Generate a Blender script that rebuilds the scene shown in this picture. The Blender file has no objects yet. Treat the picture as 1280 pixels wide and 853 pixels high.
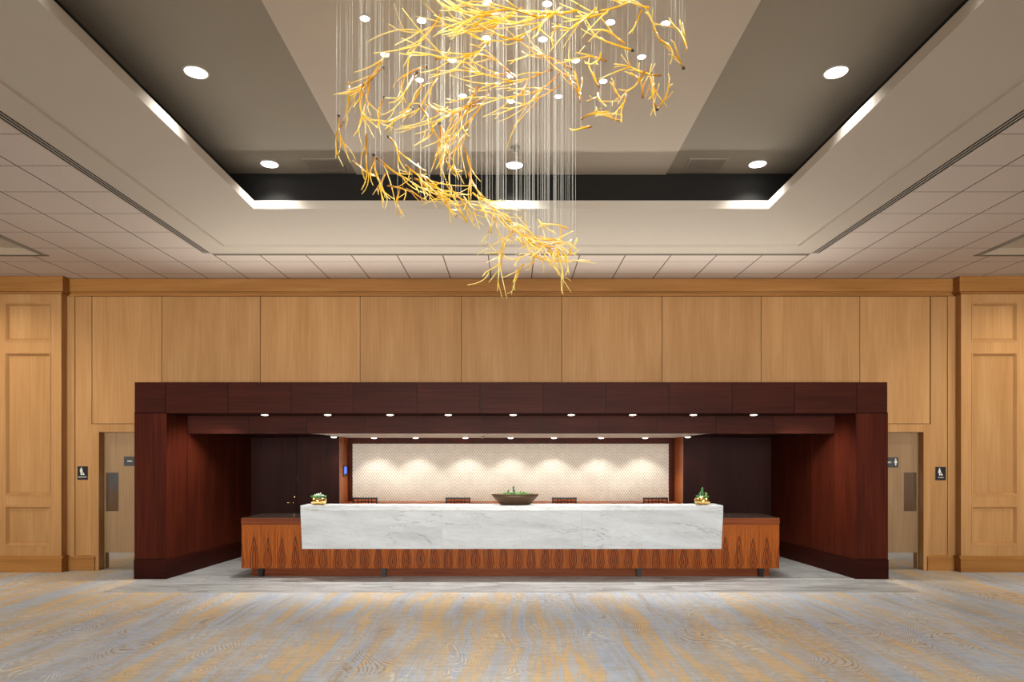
import bpy, bmesh, math, random
from mathutils import Vector, Matrix
random.seed(7)
C = bpy.context.scene.collection
R = math.radians
# ------------------------------------------------------------------ camera
F, VX, VY, CH = 840.0, 639.0, 572.0, 1.714     # focal length (px of a 1280 frame), principal point, eye height
def at(px, py, Y):                             # photo measurement at a known depth -> place in the room
    return Vector(((px-VX)*Y/F, Y, CH-(py-VY)*Y/F))
def X_(px, Y): return (px-VX)*Y/F
def Z_(py, Y): return CH-(py-VY)*Y/F
cam_d = bpy.data.cameras.new('camera'); cam = bpy.data.objects.new('camera', cam_d); C.objects.link(cam)
cam.location = (0, 0, CH); cam.rotation_euler = (R(90), 0, 0)
cam_d.sensor_width = 36; cam_d.lens = 36*F/1280
cam_d.shift_x = (640-VX)/1280; cam_d.shift_y = (VY-426.5)/1280
cam_d.clip_start = .05
bpy.context.scene.camera = cam
vs = bpy.context.scene.view_settings
vs.view_transform = 'Standard'; vs.look = 'None'; vs.exposure = 0.0; vs.gamma = 1.0

# ------------------------------------------------------------------ materials
def lin(r, g, b):
    f = lambda c: (c/255/12.92) if c/255 <= .04045 else ((c/255+.055)/1.055)**2.4
    return (f(r), f(g), f(b), 1)
class NT:
    def __init__(s, name, rough=.5, metal=0., coat=0., spec=.5):
        s.m = bpy.data.materials.new(name); s.m.use_nodes = True
        s.t = s.m.node_tree; s.b = s.t.nodes['Principled BSDF']
        s.b.inputs['Roughness'].default_value = rough; s.b.inputs['Metallic'].default_value = metal
        s.b.inputs['Coat Weight'].default_value = coat; s.b.inputs['Specular IOR Level'].default_value = spec
        s._c = None
    def n(s, typ, **kw):
        nd = s.t.nodes.new(typ)
        for k, v in kw.items(): setattr(nd, k, v)
        return nd
    def put(s, sock, v):
        if isinstance(v, bpy.types.NodeSocket): s.t.links.new(v, sock)
        elif v is not None: sock.default_value = v
    def co(s):
        if s._c is None: s._c = s.n('ShaderNodeTexCoord').outputs['Object']
        return s._c
    def rnd(s): return s.n('ShaderNodeObjectInfo').outputs['Random']
    def xyz(s, v=None):
        nd = s.n('ShaderNodeSeparateXYZ'); s.put(nd.inputs[0], v or s.co()); return nd.outputs
    def vec(s, x, y, z):
        nd = s.n('ShaderNodeCombineXYZ')
        for i, v in enumerate((x, y, z)): s.put(nd.inputs[i], v)
        return nd.outputs[0]
    def ma(s, op, a, b=None, c=None, clamp=False):
        nd = s.n('ShaderNodeMath', operation=op, use_clamp=clamp)
        for i, v in enumerate((a, b, c)):
            if v is not None: s.put(nd.inputs[i], v)
        return nd.outputs[0]
    def noise(s, v, scale=1, detail=3, rough=.5, dist=0.):
        nd = s.n('ShaderNodeTexNoise')
        s.put(nd.inputs['Vector'], v); nd.inputs['Scale'].default_value = scale; nd.inputs['Detail'].default_value = detail
        nd.inputs['Roughness'].default_value = rough; nd.inputs['Distortion'].default_value = dist
        return nd.outputs['Fac']
    def ramp(s, f, stops, interp='LINEAR'):
        nd = s.n('ShaderNodeValToRGB'); s.put(nd.inputs[0], f); e = nd.color_ramp.elements; nd.color_ramp.interpolation = interp
        while len(e) < len(stops): e.new(.5)
        for i, (p, c) in enumerate(stops):
            e[i].position = p; e[i].color = c if not isinstance(c, (int, float)) else (c, c, c, 1)
        return nd.outputs[0]
    def mix(s, f, a, b, blend='MIX'):
        nd = s.n('ShaderNodeMix', data_type='RGBA', blend_type=blend)
        s.put(nd.inputs[0], f); s.put(nd.inputs[6], a); s.put(nd.inputs[7], b); return nd.outputs[2]
    def col(s, v): s.put(s.b.inputs['Base Color'], v); return s
    def bump(s, h, strength=.2, dist=.01):
        nd = s.n('ShaderNodeBump'); nd.inputs['Strength'].default_value = strength; nd.inputs['Distance'].default_value = dist
        s.put(nd.inputs['Height'], h); s.t.links.new(nd.outputs[0], s.b.inputs['Normal']); return s
    def step(s, f, a, b):                       # smooth 0..1 ramp between a and b
        nd = s.n('ShaderNodeMapRange'); s.put(nd.inputs[0], f); nd.inputs[1].default_value = a; nd.inputs[2].default_value = b
        nd.clamp = True; return nd.outputs[0]
M = {}
def plain(name, c, rough=.5, metal=0., coat=0., var=.06, scale=8.):
    t = NT(name, rough, metal, coat); n = t.noise(t.co(), scale, 3)
    a = tuple(x*(1-var) for x in c[:3])+(1,); b = tuple(min(1, x*(1+var)) for x in c[:3])+(1,)
    t.col(t.mix(n, a, b)); M[name] = t.m; return t
def wood(name, dark, mid, light, rough=.4, coat=.0, vertical=True, fine=60, figure=.5, spec=.12):
    t = NT(name, rough, 0, coat, spec); x, y, z = t.xyz(); r = t.rnd(); off = t.ma('MULTIPLY', r, 37.)
    sh = t.ma('ADD', t.ma('ADD', x, t.ma('MULTIPLY', y, .7)), off)
    if vertical: a, l = sh, z
    else: a, l = z, sh
    g1 = t.noise(t.vec(t.ma('MULTIPLY', a, fine), t.ma('MULTIPLY', l, 1.2), off), 1, 4, .6)
    g2 = t.noise(t.vec(t.ma('MULTIPLY', a, 5.), t.ma('MULTIPLY', l, .6), off), 1, 3, .5, .3)
    g = t.ma('ADD', t.ma('MULTIPLY', g1, 1-figure), t.ma('MULTIPLY', g2, figure))
    c = t.ramp(g, [(.3, dark), (.5, mid), (.7, light)])
    hs = t.n('ShaderNodeHueSaturation'); t.put(hs.inputs['Value'], t.ma('ADD', t.ma('MULTIPLY', r, .14), .93)); t.put(hs.inputs['Color'], c)
    t.col(hs.outputs[0]); t.bump(g1, .04, .002); M[name] = t.m; return t

wood('blond_wood', lin(160,117,71), lin(173,130,83), lin(185,144,96), .45, .0, True, 50, .55)
wood('blond_crown', lin(142,96,48), lin(158,110,58), lin(172,124,72), .45, .0, False, 50, .5)
wood('door_wood', lin(140,112,80), lin(152,124,92), lin(164,136,104), .45, 0, True, 60, .5)
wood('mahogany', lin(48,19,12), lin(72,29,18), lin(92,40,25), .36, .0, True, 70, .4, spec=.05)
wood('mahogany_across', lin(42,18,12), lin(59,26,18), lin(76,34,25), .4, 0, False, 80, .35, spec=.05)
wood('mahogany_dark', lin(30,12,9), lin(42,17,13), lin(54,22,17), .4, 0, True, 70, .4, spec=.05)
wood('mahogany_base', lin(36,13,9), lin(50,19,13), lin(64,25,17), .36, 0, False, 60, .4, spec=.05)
wood('rosewood_across', lin(84,36,14), lin(122,60,27), lin(150,80,38), .4, 0, False, 60, .5)
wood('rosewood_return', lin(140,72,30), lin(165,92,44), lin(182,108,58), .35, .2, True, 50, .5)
wood('chair_wood', lin(140,64,32), lin(186,94,50), lin(206,116,66), .4, .2, False, 60, .5)
# book-matched rosewood of the desk front: lancet shaped figure in mirrored pairs
t = NT('rosewood', .4, 0, 0, .1); x, y, z = t.xyz(); y2 = t.ma('ADD', x, t.ma('MULTIPLY', y, .9))
wob = t.ma('MULTIPLY', t.ma('SUBTRACT', t.noise(t.vec(t.ma('MULTIPLY', y2, 1.7), z, .3), 1, 2), .5), .10)
leafw = .198
cell = t.ma('FLOOR', t.ma('DIVIDE', y2, leafw)); u = t.ma('ABSOLUTE', t.ma('SUBTRACT', t.ma('PINGPONG', y2, leafw), leafw*.5))
u = t.ma('ADD', u, t.ma('MULTIPLY', t.ma('SUBTRACT', t.noise(t.vec(t.ma('MULTIPLY', cell, 7.3), t.ma('MULTIPLY', z, 5), 1.), 1, 3), .5), .03))
zc = t.ma('SUBTRACT', z, t.ma('ADD', .21, wob))
zz = t.ma('DIVIDE', t.ma('MAXIMUM', zc, t.ma('MULTIPLY', zc, -2.2)), .36)
d = t.ma('ADD', t.ma('DIVIDE', u, .060), t.ma('POWER', zz, 1.35))
ring = t.ma('SINE', t.ma('MULTIPLY', t.ma('ADD', d, t.ma('MULTIPLY', t.noise(t.vec(t.ma('MULTIPLY', y2, 26), t.ma('MULTIPLY', z, 6), 0.), 1, 3), .14)), 14.))
core = t.step(d, 1.25, .85)
lines = t.ma('MULTIPLY', t.step(ring, .25, .95), t.ma('ADD', t.ma('MULTIPLY', core, .62), .26))
streak = t.noise(t.vec(t.ma('MULTIPLY', y2, 85), t.ma('MULTIPLY', z, 1.3), cell), 1, 4, .6)
base = t.ramp(streak, [(.3, lin(104,46,15)), (.46, lin(154,80,27)), (.66, lin(188,104,38))])
base = t.mix(t.ma('MULTIPLY', core, .45), base, lin(124,54,20))
outl = t.ma('MULTIPLY', t.step(t.ma('ABSOLUTE', t.ma('SUBTRACT', d, 1.0)), .13, .02), .55)
tip = t.ma('MULTIPLY', t.step(t.ma('ABSOLUTE', t.ma('SUBTRACT', d, 1.0)), .12, .0), t.step(zc, .08, .3))
c = t.mix(t.ma('MAXIMUM', t.ma('MAXIMUM', lines, outl), t.ma('MULTIPLY', tip, .95)), base, lin(36,15,7))
edge = t.step(t.ma('ABSOLUTE', t.ma('SUBTRACT', t.ma('PINGPONG', y2, leafw*3), 0)), .004, .0)
c = t.mix(t.ma('MULTIPLY', edge, .5), c, lin(50,18,8))
t.col(c); M['rosewood'] = t.m
# counter marble
t = NT('counter_marble', .22, 0, .1); x, y, z = t.xyz(); r = t.rnd()
off = t.ma('MULTIPLY', r, 53.)
q = t.vec(t.ma('ADD', t.ma('ADD', t.ma('MULTIPLY', x, .8), t.ma('MULTIPLY', z, -.5)), off), t.ma('MULTIPLY', y, 2.), t.ma('ADD', t.ma('MULTIPLY', z, 4.2), t.ma('MULTIPLY', x, .55)))
v1 = t.ma('ABSOLUTE', t.ma('SUBTRACT', t.noise(q, 1.1, 8, .6, .7), .5))
v2 = t.ma('ABSOLUTE', t.ma('SUBTRACT', t.noise(q, 2.6, 7, .65, .5), .5))
cl = t.noise(q, 1.0, 6, .65, .5)
c = t.ramp(cl, [(.3, lin(194,201,205)), (.5, lin(211,218,223)), (.7, lin(222,229,234))])
c = t.mix(t.ma('MULTIPLY', t.step(v1, .012, .0), t.ma('MULTIPLY', t.step(t.noise(q, .8, 3), .45, .65), .75)), c, lin(140,128,112))
c = t.mix(t.ma('MULTIPLY', t.step(v2, .035, .0), .22), c, lin(172,170,166))
t.col(c); M['counter_marble'] = t.m
# stone floor, long veined planks running across
t = NT('stone_floor', .28, 0, .0); x, y, z = t.xyz()
row = t.ma('FLOOR', t.ma('DIVIDE', y, .31)); xs = t.ma('ADD', x, t.ma('MULTIPLY', row, 1.37))
tile = t.ma('FLOOR', t.ma('DIVIDE', xs, .92))
rv = t.n('ShaderNodeTexWhiteNoise'); t.put(rv.inputs['Vector'], t.vec(row, tile, 0.)); rv = rv.outputs['Value']
q = t.vec(t.ma('ADD', t.ma('MULTIPLY', x, 1.2), t.ma('MULTIPLY', rv, 40.)), t.ma('MULTIPLY', y, 6.), 0.)
cl = t.ma('ADD', t.ma('MULTIPLY', t.noise(q, 1.1, 7, .62, .5), .94), t.ma('MULTIPLY', rv, .06))
c = t.ramp(cl, [(.30, lin(128,132,134)), (.43, lin(162,166,168)), (.54, lin(188,192,194)), (.70, lin(206,210,211))])
vv = t.ma('ABSOLUTE', t.ma('SUBTRACT', t.noise(q, .9, 5, .6, .8), .5))
c = t.mix(t.ma('MULTIPLY', t.step(vv, .02, .0), .5), c, lin(104,92,78))
j1 = t.step(t.ma('PINGPONG', y, .155), .003, .0); j2 = t.step(t.ma('PINGPONG', xs, .46), .003, .0)
c = t.mix(t.ma('MULTIPLY', t.ma('MAXIMUM', j1, j2), .4), c, lin(90,86,80))
t.col(c); M['stone_floor'] = t.m
# carpet
t = NT('carpet', .95, 0, 0, .1); x, y, z = t.xyz()
wx = t.ma('ADD', x, t.ma('MULTIPLY', t.ma('SUBTRACT', t.noise(t.vec(t.ma('MULTIPLY', x, .5), t.ma('MULTIPLY', y, .35), 0.), 1, 2), .5), .35))
n1 = t.noise(t.vec(t.ma('MULTIPLY', wx, 1.8), t.ma('MULTIPLY', y, .17), 3.1), 1, 10, .72, .0)
n2 = t.noise(t.vec(t.ma('MULTIPLY', wx, 13.), t.ma('MULTIPLY', y, .45), 9.1), 1, 4, .6)
n3 = t.noise(t.vec(t.ma('MULTIPLY', x, .7), t.ma('MULTIPLY', y, 9.), 5.), 1, 4, .65)
f = t.ma('ADD', t.ma('ADD', t.ma('MULTIPLY', n1, .80), t.ma('MULTIPLY', n2, .28)), t.ma('MULTIPLY', n3, -.08))
c = t.ramp(f, [(.36, lin(164,152,136)), (.41, lin(186,188,190)), (.445, lin(174,194,222)), (.475, lin(198,204,212)), (.50, lin(192,188,184)), (.525, lin(200,190,174)), (.54, lin(226,194,142)), (.575, lin(222,188,136)), (.588, lin(184,196,214)), (.625, lin(198,200,202)), (.66, lin(220,190,142))])
g = t.noise(t.vec(t.ma('MULTIPLY', x, .75), t.ma('MULTIPLY', y, .5), 0.), 1, 1.5, .4, .6)
fr = t.ma('PINGPONG', t.ma('ADD', t.ma('MULTIPLY', g, 150.), t.ma('MULTIPLY', t.noise(t.vec(x, y, 0.), 5, 2), .9)), .5)
ln = t.step(fr, .24, .12)
brk = t.step(t.noise(t.vec(x, y, 2.), 16, 2), .38, .5)
m1 = t.step(t.noise(t.vec(t.ma('MULTIPLY', x, 1.3), t.ma('MULTIPLY', y, .6), 8.), 1, 4), .47, .58)
m2 = t.step(t.noise(t.vec(t.ma('MULTIPLY', x, 1.3), t.ma('MULTIPLY', y, .55), 21.), 1, 4), .50, .60)
k = t.ma('MULTIPLY', ln, brk)
c = t.mix(t.ma('MULTIPLY', t.ma('MULTIPLY', k, m1), .8), c, lin(238,234,226))
c = t.mix(t.ma('MULTIPLY', t.ma('MULTIPLY', k, m2), .8), c, lin(146,110,68))
ab = t.noise(t.vec(t.ma('MULTIPLY', x, 3.), t.ma('MULTIPLY', y, 26.), 5.), 1, 3, .7)
c = t.mix(t.step(ab, .45, .75), c, t.mix(.4, c, lin(140,132,124)))
fib = t.noise(t.co(), 320, 2); c = t.mix(.24, c, t.ramp(fib, [(.3, lin(104,96,88)), (.7, lin(226,220,212))]))
t.col(c); t.bump(fib, .3, .004); M['carpet'] = t.m
# ceiling tiles with a thin grid
t = NT('ceiling_tile', .9, 0, 0, .2); x, y, z = t.xyz()
lx = t.step(t.ma('PINGPONG', t.ma('ADD', x, .305), .305), .0095, .006)
ly = t.step(t.ma('PINGPONG', t.ma('SUBTRACT', y, 9.88), .305), .0095, .006)
lx2 = t.ma('PINGPONG', t.ma('ADD', x, .305), .305); 
c = t.ramp(t.noise(t.co(), 60, 4, .7), [(.35, lin(212,200,190)), (.65, lin(222,211,202))])
c = t.mix(t.ma('MAXIMUM', t.ma('MULTIPLY', lx, .95), t.ma('MULTIPLY', ly, .62)), c, lin(92,80,72))
t.col(c); M['ceiling_tile'] = t.m
plain('wall_seam', lin(84,56,30), .8, var=.05)
plain('gypsum', lin(204,195,181), .85, var=.02, scale=2)
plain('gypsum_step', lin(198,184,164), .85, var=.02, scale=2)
plain('gypsum_side_dim', lin(162,153,138), .85, var=.02, scale=2)  # darker colour stands in for the dimness at the upper ceiling's sides
plain('gypsum_centre_glow', lin(212,200,184), .85, var=.02, scale=2)  # lighter colour stands in for the glow on the centre panel
plain('void_shade', lin(30,28,25), .9, var=.03)  # near-black colour stands in for the unlit shade inside the cove
plain('niche_ceiling', lin(244,232,214), .7, var=.02)
plain('white_metal', lin(214,208,198), .5, var=.02)
plain('grey_metal', lin(150,140,126), .5, var=.03)
plain('reveal_grey', lin(112,106,92), .7, var=.05)
plain('black_slot', lin(12,12,12), .7, var=.1)
plain('black_plastic', lin(16,16,18), .35, var=.1)
plain('charcoal_plaque', lin(52,54,56), .5, var=.05)
plain('sign_white', lin(222,222,216), .5, var=.02)
plain('steel', (.62,.60,.57,1), .09, 1., var=.03)
plain('plate_dark', (.50,.48,.46,1), .12, 1., var=.03)
plain('black_steel', lin(40,40,40), .3, .8, var=.1)
plain('granite', lin(54,46,40), .2, 0, .2, var=.4, scale=120)
plain('gold', (.86,.60,.22,1), .14, 1., var=.05)
plain('brass', (.70,.50,.24,1), .25, 1., var=.05)
plain('bronze', lin(92,68,48), .42, .3, var=.25, scale=25)
plain('soil', lin(52,38,28), .95, var=.3, scale=60)
plain('pebble', lin(196,176,140), .8, var=.2, scale=50)
plain('leaf', lin(52,104,42), .5, 0, .1, var=.3, scale=40)
plain('leaf_lime', lin(98,140,58), .5, 0, .1, var=.25, scale=40)
plain('leaf_blue', lin(70,112,82), .55, 0, .1, var=.25, scale=40)
plain('leaf_pale', lin(196,206,188), .55, var=.12, scale=40)
plain('cap_dark', lin(18,14,12), .3, var=.1)
plain('black_fabric', lin(22,20,19), .8, var=.2, scale=60)
# patterned feature wall: staggered lens-shaped tiles
t = NT('feature_tile', .6); x, y, z = t.xyz()
U, V = .047, .034
row = t.ma('FLOOR', t.ma('DIVIDE', z, V)); par = t.ma('MODULO', row, 2.)
uu = t.ma('SUBTRACT', t.ma('FRACT', t.ma('ADD', t.ma('DIVIDE', x, U), t.ma('MULTIPLY', par, .5))), .5)
vv = t.ma('SUBTRACT', t.ma('FRACT', t.ma('DIVIDE', z, V)), .5)
dd = t.ma('ADD', t.ma('POWER', t.ma('DIVIDE', t.ma('ABSOLUTE', uu), .24), 2.), t.ma('POWER', t.ma('DIVIDE', t.ma('ABSOLUTE', vv), .5), 2.))
mk = t.step(dd, 1.1, .35)
c = t.mix(t.ma('MULTIPLY', mk, .62), t.ramp(t.noise(t.co(), 9, 3), [(.3, lin(208,200,186)), (.7, lin(220,213,200))]), lin(134,116,92))
t.col(c); t.bump(mk, .5, .006).m; M['feature_tile'] = t.m
def emit(name, c, s):
    t = NT(name); t.col(c); t.put(t.b.inputs['Emission Color'], c); t.b.inputs['Emission Strength'].default_value = s; M[name] = t.m
emit('lamp_cool', (1, .98, .94, 1), 9.); emit('lamp_warm', (1, .93, .82, 1), 5.); emit('lamp_spot', (1, .97, .9, 1), 14.)
emit('screen_blue', (.05, .16, .85, 1), 1.6)
# amber glass: colour runs from amber at the thick end to pale straw at the tips
t = NT('amber_glass', .1, 0, 1., .9); a = t.n('ShaderNodeAttribute', attribute_name='tip').outputs['Fac']
c = t.ramp(a, [(0, lin(140,86,8)), (.22, lin(212,158,16)), (.55, lin(236,194,48)), (1, lin(252,234,140))])
nz = t.noise(t.co(), 16, 3); c = t.mix(t.step(nz, .64, .74), c, lin(96,40,6))
c = t.mix(t.ma('MULTIPLY', t.step(t.noise(t.co(), 15, 2), .57, .70), .9), c, lin(255,247,216))  # near-white specks painted in as glints on the glass
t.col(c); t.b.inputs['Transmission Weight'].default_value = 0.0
t.b.inputs['Subsurface Weight'].default_value = 0.
tr = t.n('ShaderNodeBsdfTranslucent'); t.put(tr.inputs[0], c); ms = t.n('ShaderNodeMixShader'); ms.inputs[0].default_value = .35
t.t.links.new(t.b.outputs[0], ms.inputs[1]); t.t.links.new(tr.outputs[0], ms.inputs[2])
t.put(t.b.inputs['Emission Color'], c); t.b.inputs['Emission Strength'].default_value = .16  # slight self-glow imitates spotlight caught in the glass
t.t.links.new(ms.outputs[0], t.t.nodes['Material Output'].inputs[0]); M['amber_glass'] = t.m
t = plain('wire', lin(208,210,204), .7, 0, var=.03)

# ------------------------------------------------------------------ mesh helpers
class MB:
    def __init__(s): s.v, s.f, s.a = [], [], []
    def box(s, x0, x1, y0, y1, z0, z1):
        x0, x1 = min(x0, x1), max(x0, x1); y0, y1 = min(y0, y1), max(y0, y1); z0, z1 = min(z0, z1), max(z0, z1)
        b = len(s.v)
        s.v += [(x, y, z) for z in (z0, z1) for (x, y) in ((x0, y0), (x1, y0), (x1, y1), (x0, y1))]
        s.f += [[b+i for i in q] for q in ((3,2,1,0), (4,5,6,7), (0,1,5,4), (1,2,6,5), (2,3,7,6), (3,0,4,7))]
        return s
    def quad(s, *p):
        b = len(s.v); s.v += [tuple(q) for q in p]; s.f.append(list(range(b, b+len(p)))); return s
    def prism(s, poly, d0, d1, fn):              # extrude a 2D polygon; fn(u, v, d) -> xyz
        b = len(s.v); n = len(poly)
        s.v += [tuple(fn(u, v, d0)) for u, v in poly]+[tuple(fn(u, v, d1)) for u, v in poly]
        s.f.append(list(range(b, b+n))[::-1]); s.f.append(list(range(b+n, b+2*n)))
        for i in range(n): j = (i+1) % n; s.f.append([b+i, b+j, b+n+j, b+n+i])
        return s
    def lathe(s, prof, c=(0,0,0), n=32, sx=1, sy=1, cap=True):
        b = len(s.v)
        for r, z in prof:
            for i in range(n):
                a = 2*math.pi*i/n; s.v.append((c[0]+r*sx*math.cos(a), c[1]+r*sy*math.sin(a), c[2]+z))
        for k in range(len(prof)-1):
            for i in range(n):
                j = (i+1) % n; s.f.append([b+k*n+i, b+k*n+j, b+(k+1)*n+j, b+(k+1)*n+i])
        if cap:
            s.f.append([b+i for i in range(n)][::-1]); s.f.append([b+(len(prof)-1)*n+i for i in range(n)])
        return s
    def tube(s, pts, rad, n=6, att=None):
        pts = [Vector(p) for p in pts]; b = len(s.v); m = len(pts); up = Vector((.31, .17, .93))
        for i, p in enumerate(pts):
            tg = (pts[min(i+1, m-1)]-pts[max(i-1, 0)]).normalized()
            if abs(tg.dot(up)) > .97: up = Vector((.93, .2, .3))
            e1 = tg.cross(up).normalized(); e2 = tg.cross(e1)
            r = rad[i] if isinstance(rad, (list, tuple)) else rad
            for k in range(n):
                a = 2*math.pi*k/n; s.v.append(tuple(p+e1*(r*math.cos(a))+e2*(r*math.sin(a))))
                if att: s.a.append(att[i])
        for i in range(m-1):
            for k in range(n):
                j = (k+1) % n; s.f.append([b+i*n+k, b+i*n+j, b+(i+1)*n+j, b+(i+1)*n+k])
        s.f.append([b+k for k in range(n)]); s.f.append([b+(m-1)*n+k for k in range(n)][::-1])
        return s
    def ball(s, c, r, n=10, m=7):
        b = len(s.v); c = Vector(c); rr = r if isinstance(r, (tuple, list)) else (r, r, r)
        s.lathe([(max(1e-4, math.sin(math.pi*k/m))*1., -math.cos(math.pi*k/m)) for k in range(m+1)], (0,0,0), n)
        for i in range(b, len(s.v)): q = s.v[i]; s.v[i] = (c.x+q[0]*rr[0], c.y+q[1]*rr[1], c.z+q[2]*rr[2])
        return s
    def mesh(s, name):
        me = bpy.data.meshes.new(name); me.from_pydata(s.v, [], s.f)
        bm = bmesh.new(); bm.from_mesh(me); bmesh.ops.recalc_face_normals(bm, faces=bm.faces); bm.to_mesh(me); bm.free()
        if s.a:
            at_ = me.attributes.new('tip', 'FLOAT', 'POINT')
            for i, v in enumerate(s.a): at_.data[i].value = v
        return me
    def build(s, name, mat, parent=None, smooth=False, bevel=0):
        me = s.mesh(name); me.materials.append(M[mat]); o = bpy.data.objects.new(name, me); C.objects.link(o)
        if parent: o.parent = parent
        if smooth:
            for p in me.polygons: p.use_smooth = True
        if bevel:
            b = o.modifiers.new('bevel', 'BEVEL'); b.width = bevel; b.segments = 2; b.limit_method = 'ANGLE'
        return o
def box(*a): return MB().box(*a)
def tag(o, label=None, cat=None, group=None, kind=None):
    if label: o['label'] = label
    if cat: o['category'] = cat
    if group: o['group'] = group
    if kind: o['kind'] = kind
    return o
def thing(name, loc=(0,0,0), label=None, cat=None, group=None, kind=None):
    o = bpy.data.objects.new(name, None); C.objects.link(o); o.location = loc; o.empty_display_size = .1
    return tag(o, label, cat, group, kind)
def struct(o, label=None, cat=None): return tag(o, label, cat, kind='structure')
def dup(root, loc, label=None, group=None, rotz=0):
    r = root.copy(); C.objects.link(r); r.location = loc; r.rotation_euler[2] = rotz
    if label: r['label'] = label
    if group: r['group'] = group
    for ch in list(root.children):
        c = ch.copy(); C.objects.link(c); c.parent = r
        for g in list(ch.children):
            d = g.copy(); C.objects.link(d); d.parent = c
    return r
def text_mb(s, size, depth, fn, bold=0.):
    cu = bpy.data.curves.new('t', 'FONT'); cu.body = s; cu.size = size; cu.align_x = 'CENTER'; cu.align_y = 'CENTER'; cu.offset = bold
    o = bpy.data.objects.new('t', cu); C.objects.link(o); bpy.context.view_layer.update()
    me = bpy.data.meshes.new_from_object(o); mb = MB()
    for v in me.vertices: mb.v.append(tuple(fn(v.co.x, v.co.y, depth)))
    for p in me.polygons: mb.f.append(list(p.vertices))
    bpy.data.objects.remove(o); bpy.data.curves.remove(cu); bpy.data.meshes.remove(me); return mb
def spot(name, loc, power, ang, blend, c, parent=None, r=.05, rot=None):
    l = bpy.data.lights.new(name, 'SPOT'); l.energy = power; l.spot_size = R(ang); l.spot_blend = blend; l.color = c; l.shadow_soft_size = r
    o = bpy.data.objects.new(name, l); C.objects.link(o); o.location = loc
    if rot: o.rotation_euler = rot
    if parent: o.parent = parent
    return o
ORD = ['first','second','third','fourth','fifth','sixth','seventh','eighth','ninth','tenth','eleventh','twelfth']

# ------------------------------------------------------------------ key planes
YW, YP, YF = 10.2, 10.04, 9.47          # panelled wall, pilaster fronts, portal front
YF2, YCOL, YREC, YN = 9.98, 11.6, 11.95, 12.2   # inner fascia, niche columns, recess back walls, niche back
ZC = 4.414                              # tile ceiling
ZS1, ZTOP, ZS2 = Z_(517, YF), Z_(478, YF), 2.066  # outer soffit, portal top, inner soffit
XO = 5.31                               # half width of the portal

# ------------------------------------------------------------------ floor
XE, YB = 11., -6.
m = MB(); YS = Z = None
ysf = F*CH/169.0                        # front edge of the stone
m.box(-XE, XE, YB, ysf, -.1, 0).box(-XE, -5.2, ysf, 10.6, -.1, 0).box(5.2, XE, ysf, 10.6, -.1, 0)
struct(m.build('floor', 'carpet'), 'patterned carpet in streaks of gold, grey and blue', 'carpet')
struct(box(-5.2, 5.2, ysf, 12.6, -.1, .001).build('stone_floor', 'stone_floor'), 'veined grey stone floor under and before the reception desk', 'stone floor')

# ------------------------------------------------------------------ panelled back wall
wall = struct(thing('wall_back'))
m = MB(); xp = XO-.02
dx0, dx1 = X_(125, YW), -XO+.02         # left door opening (x range at the wall)
dh = Z_(540.5, YW)
m.box(-XE, dx0-.1, YW, YW+.15, 0, ZC+.3); m.box(-dx0+.1, XE, YW, YW+.15, 0, ZC+.3)
m.box(dx0-.1, -dx0+.1, YW, YW+.15, ZTOP, ZC+.3); m.box(dx0-.1, -XO, YW, YW+.15, dh+.06, ZTOP); m.box(XO, -dx0+.1, YW, YW+.15, dh+.06, ZTOP)
m.build('wall_core', 'wall_seam', wall)
seams = [116, 203, 326, 450.5, 577, 702, 827, 951, 1074, 1161.5]
zt = Z_(371, YW)
for i in range(len(seams)-1):
    a, b = X_(seams[i], YW)+.004, X_(seams[i+1], YW)-.004
    zb = Z_(530, YW)+.003 if i in (0, len(seams)-2) else 2.6
    box(a, b, YW-.02, YW, zb, zt-.004).build('veneer_panel', 'blond_wood', wall, bevel=.002)
for sg in (-1, 1):
    e0, e1 = sorted((sg*6.66, sg*(VX-116.)*YW/F))
    st = sorted((sg*6.604, sg*((VX-116.)*YW/F+.006)))
    box(st[0], st[1], YW-.02, YW, .2, zt-.004).build('stile_panel', 'blond_wood', wall, bevel=.002)
    q = sorted((sg*6.606, sg*6.725)); box(q[0], q[1], YW-.035, YW, .2, zt-.001).build('edge_strip', 'blond_wood', wall, bevel=.004)
box(-6.725, 6.725, YW-.035, YW, zt, Z_(366, YW)).build('head_strip', 'blond_crown', wall, bevel=.004)
m = box(-XE, XE, YW-.07, YW, Z_(366, YW), ZC-.005); m.box(-XE, XE, YW-.05, YW, Z_(366, YW)-.02, Z_(366, YW))
m.build('crown', 'blond_crown', wall, bevel=.006)
# baseboards beside the doors
for sg, side in ((-1, 'left'), (1, 'right')):
    xa = sg*(VX-120.5)*YW/F; xb = sg*6.75
    m = box(xa, xb, YW-.05, YW, 0, .175); a, b = sorted((xa, xb))
    prof = [(0, .175), (-.055, .175), (-.055, .19), (-.035, .215), (-.02, .235), (0, .235)]
    m.prism(prof, a-.004, b+.004, lambda u, v, d: (d, YW+u, v))
    struct(m.build('baseboard_'+side, 'blond_crown'))
for sg, side in ((-1, 'left'), (1, 'right')):
    o = struct(thing('wall_'+side)); a, b = sorted((sg*XE, sg*(XE+.15)))
    if sg < 0:
        k = MB()
        for y0, y1, z0, z1 in ((YB, YW+.15, 0, .85), (YB, YW+.15, 3.4, ZC+.1), (YB, -4.6, .85, 3.4), (-1.2, -.6, .85, 3.4), (3.4, YW+.15, .85, 3.4)): k.box(a, b, y0, y1, z0, z1)
        k.build('wall_face', 'blond_wood', o)
        k = MB()
        for y in (-4.6, -2.9, -1.26, -.6, 1.4, 3.34): k.box(a+.04, b-.04, y, y+.06, .85, 3.4)
        struct(k.build('window_1', 'white_metal'))
    else: box(a, b, YB, YW+.15, 0, ZC+.1).build('wall_face', 'blond_wood', o)
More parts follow.
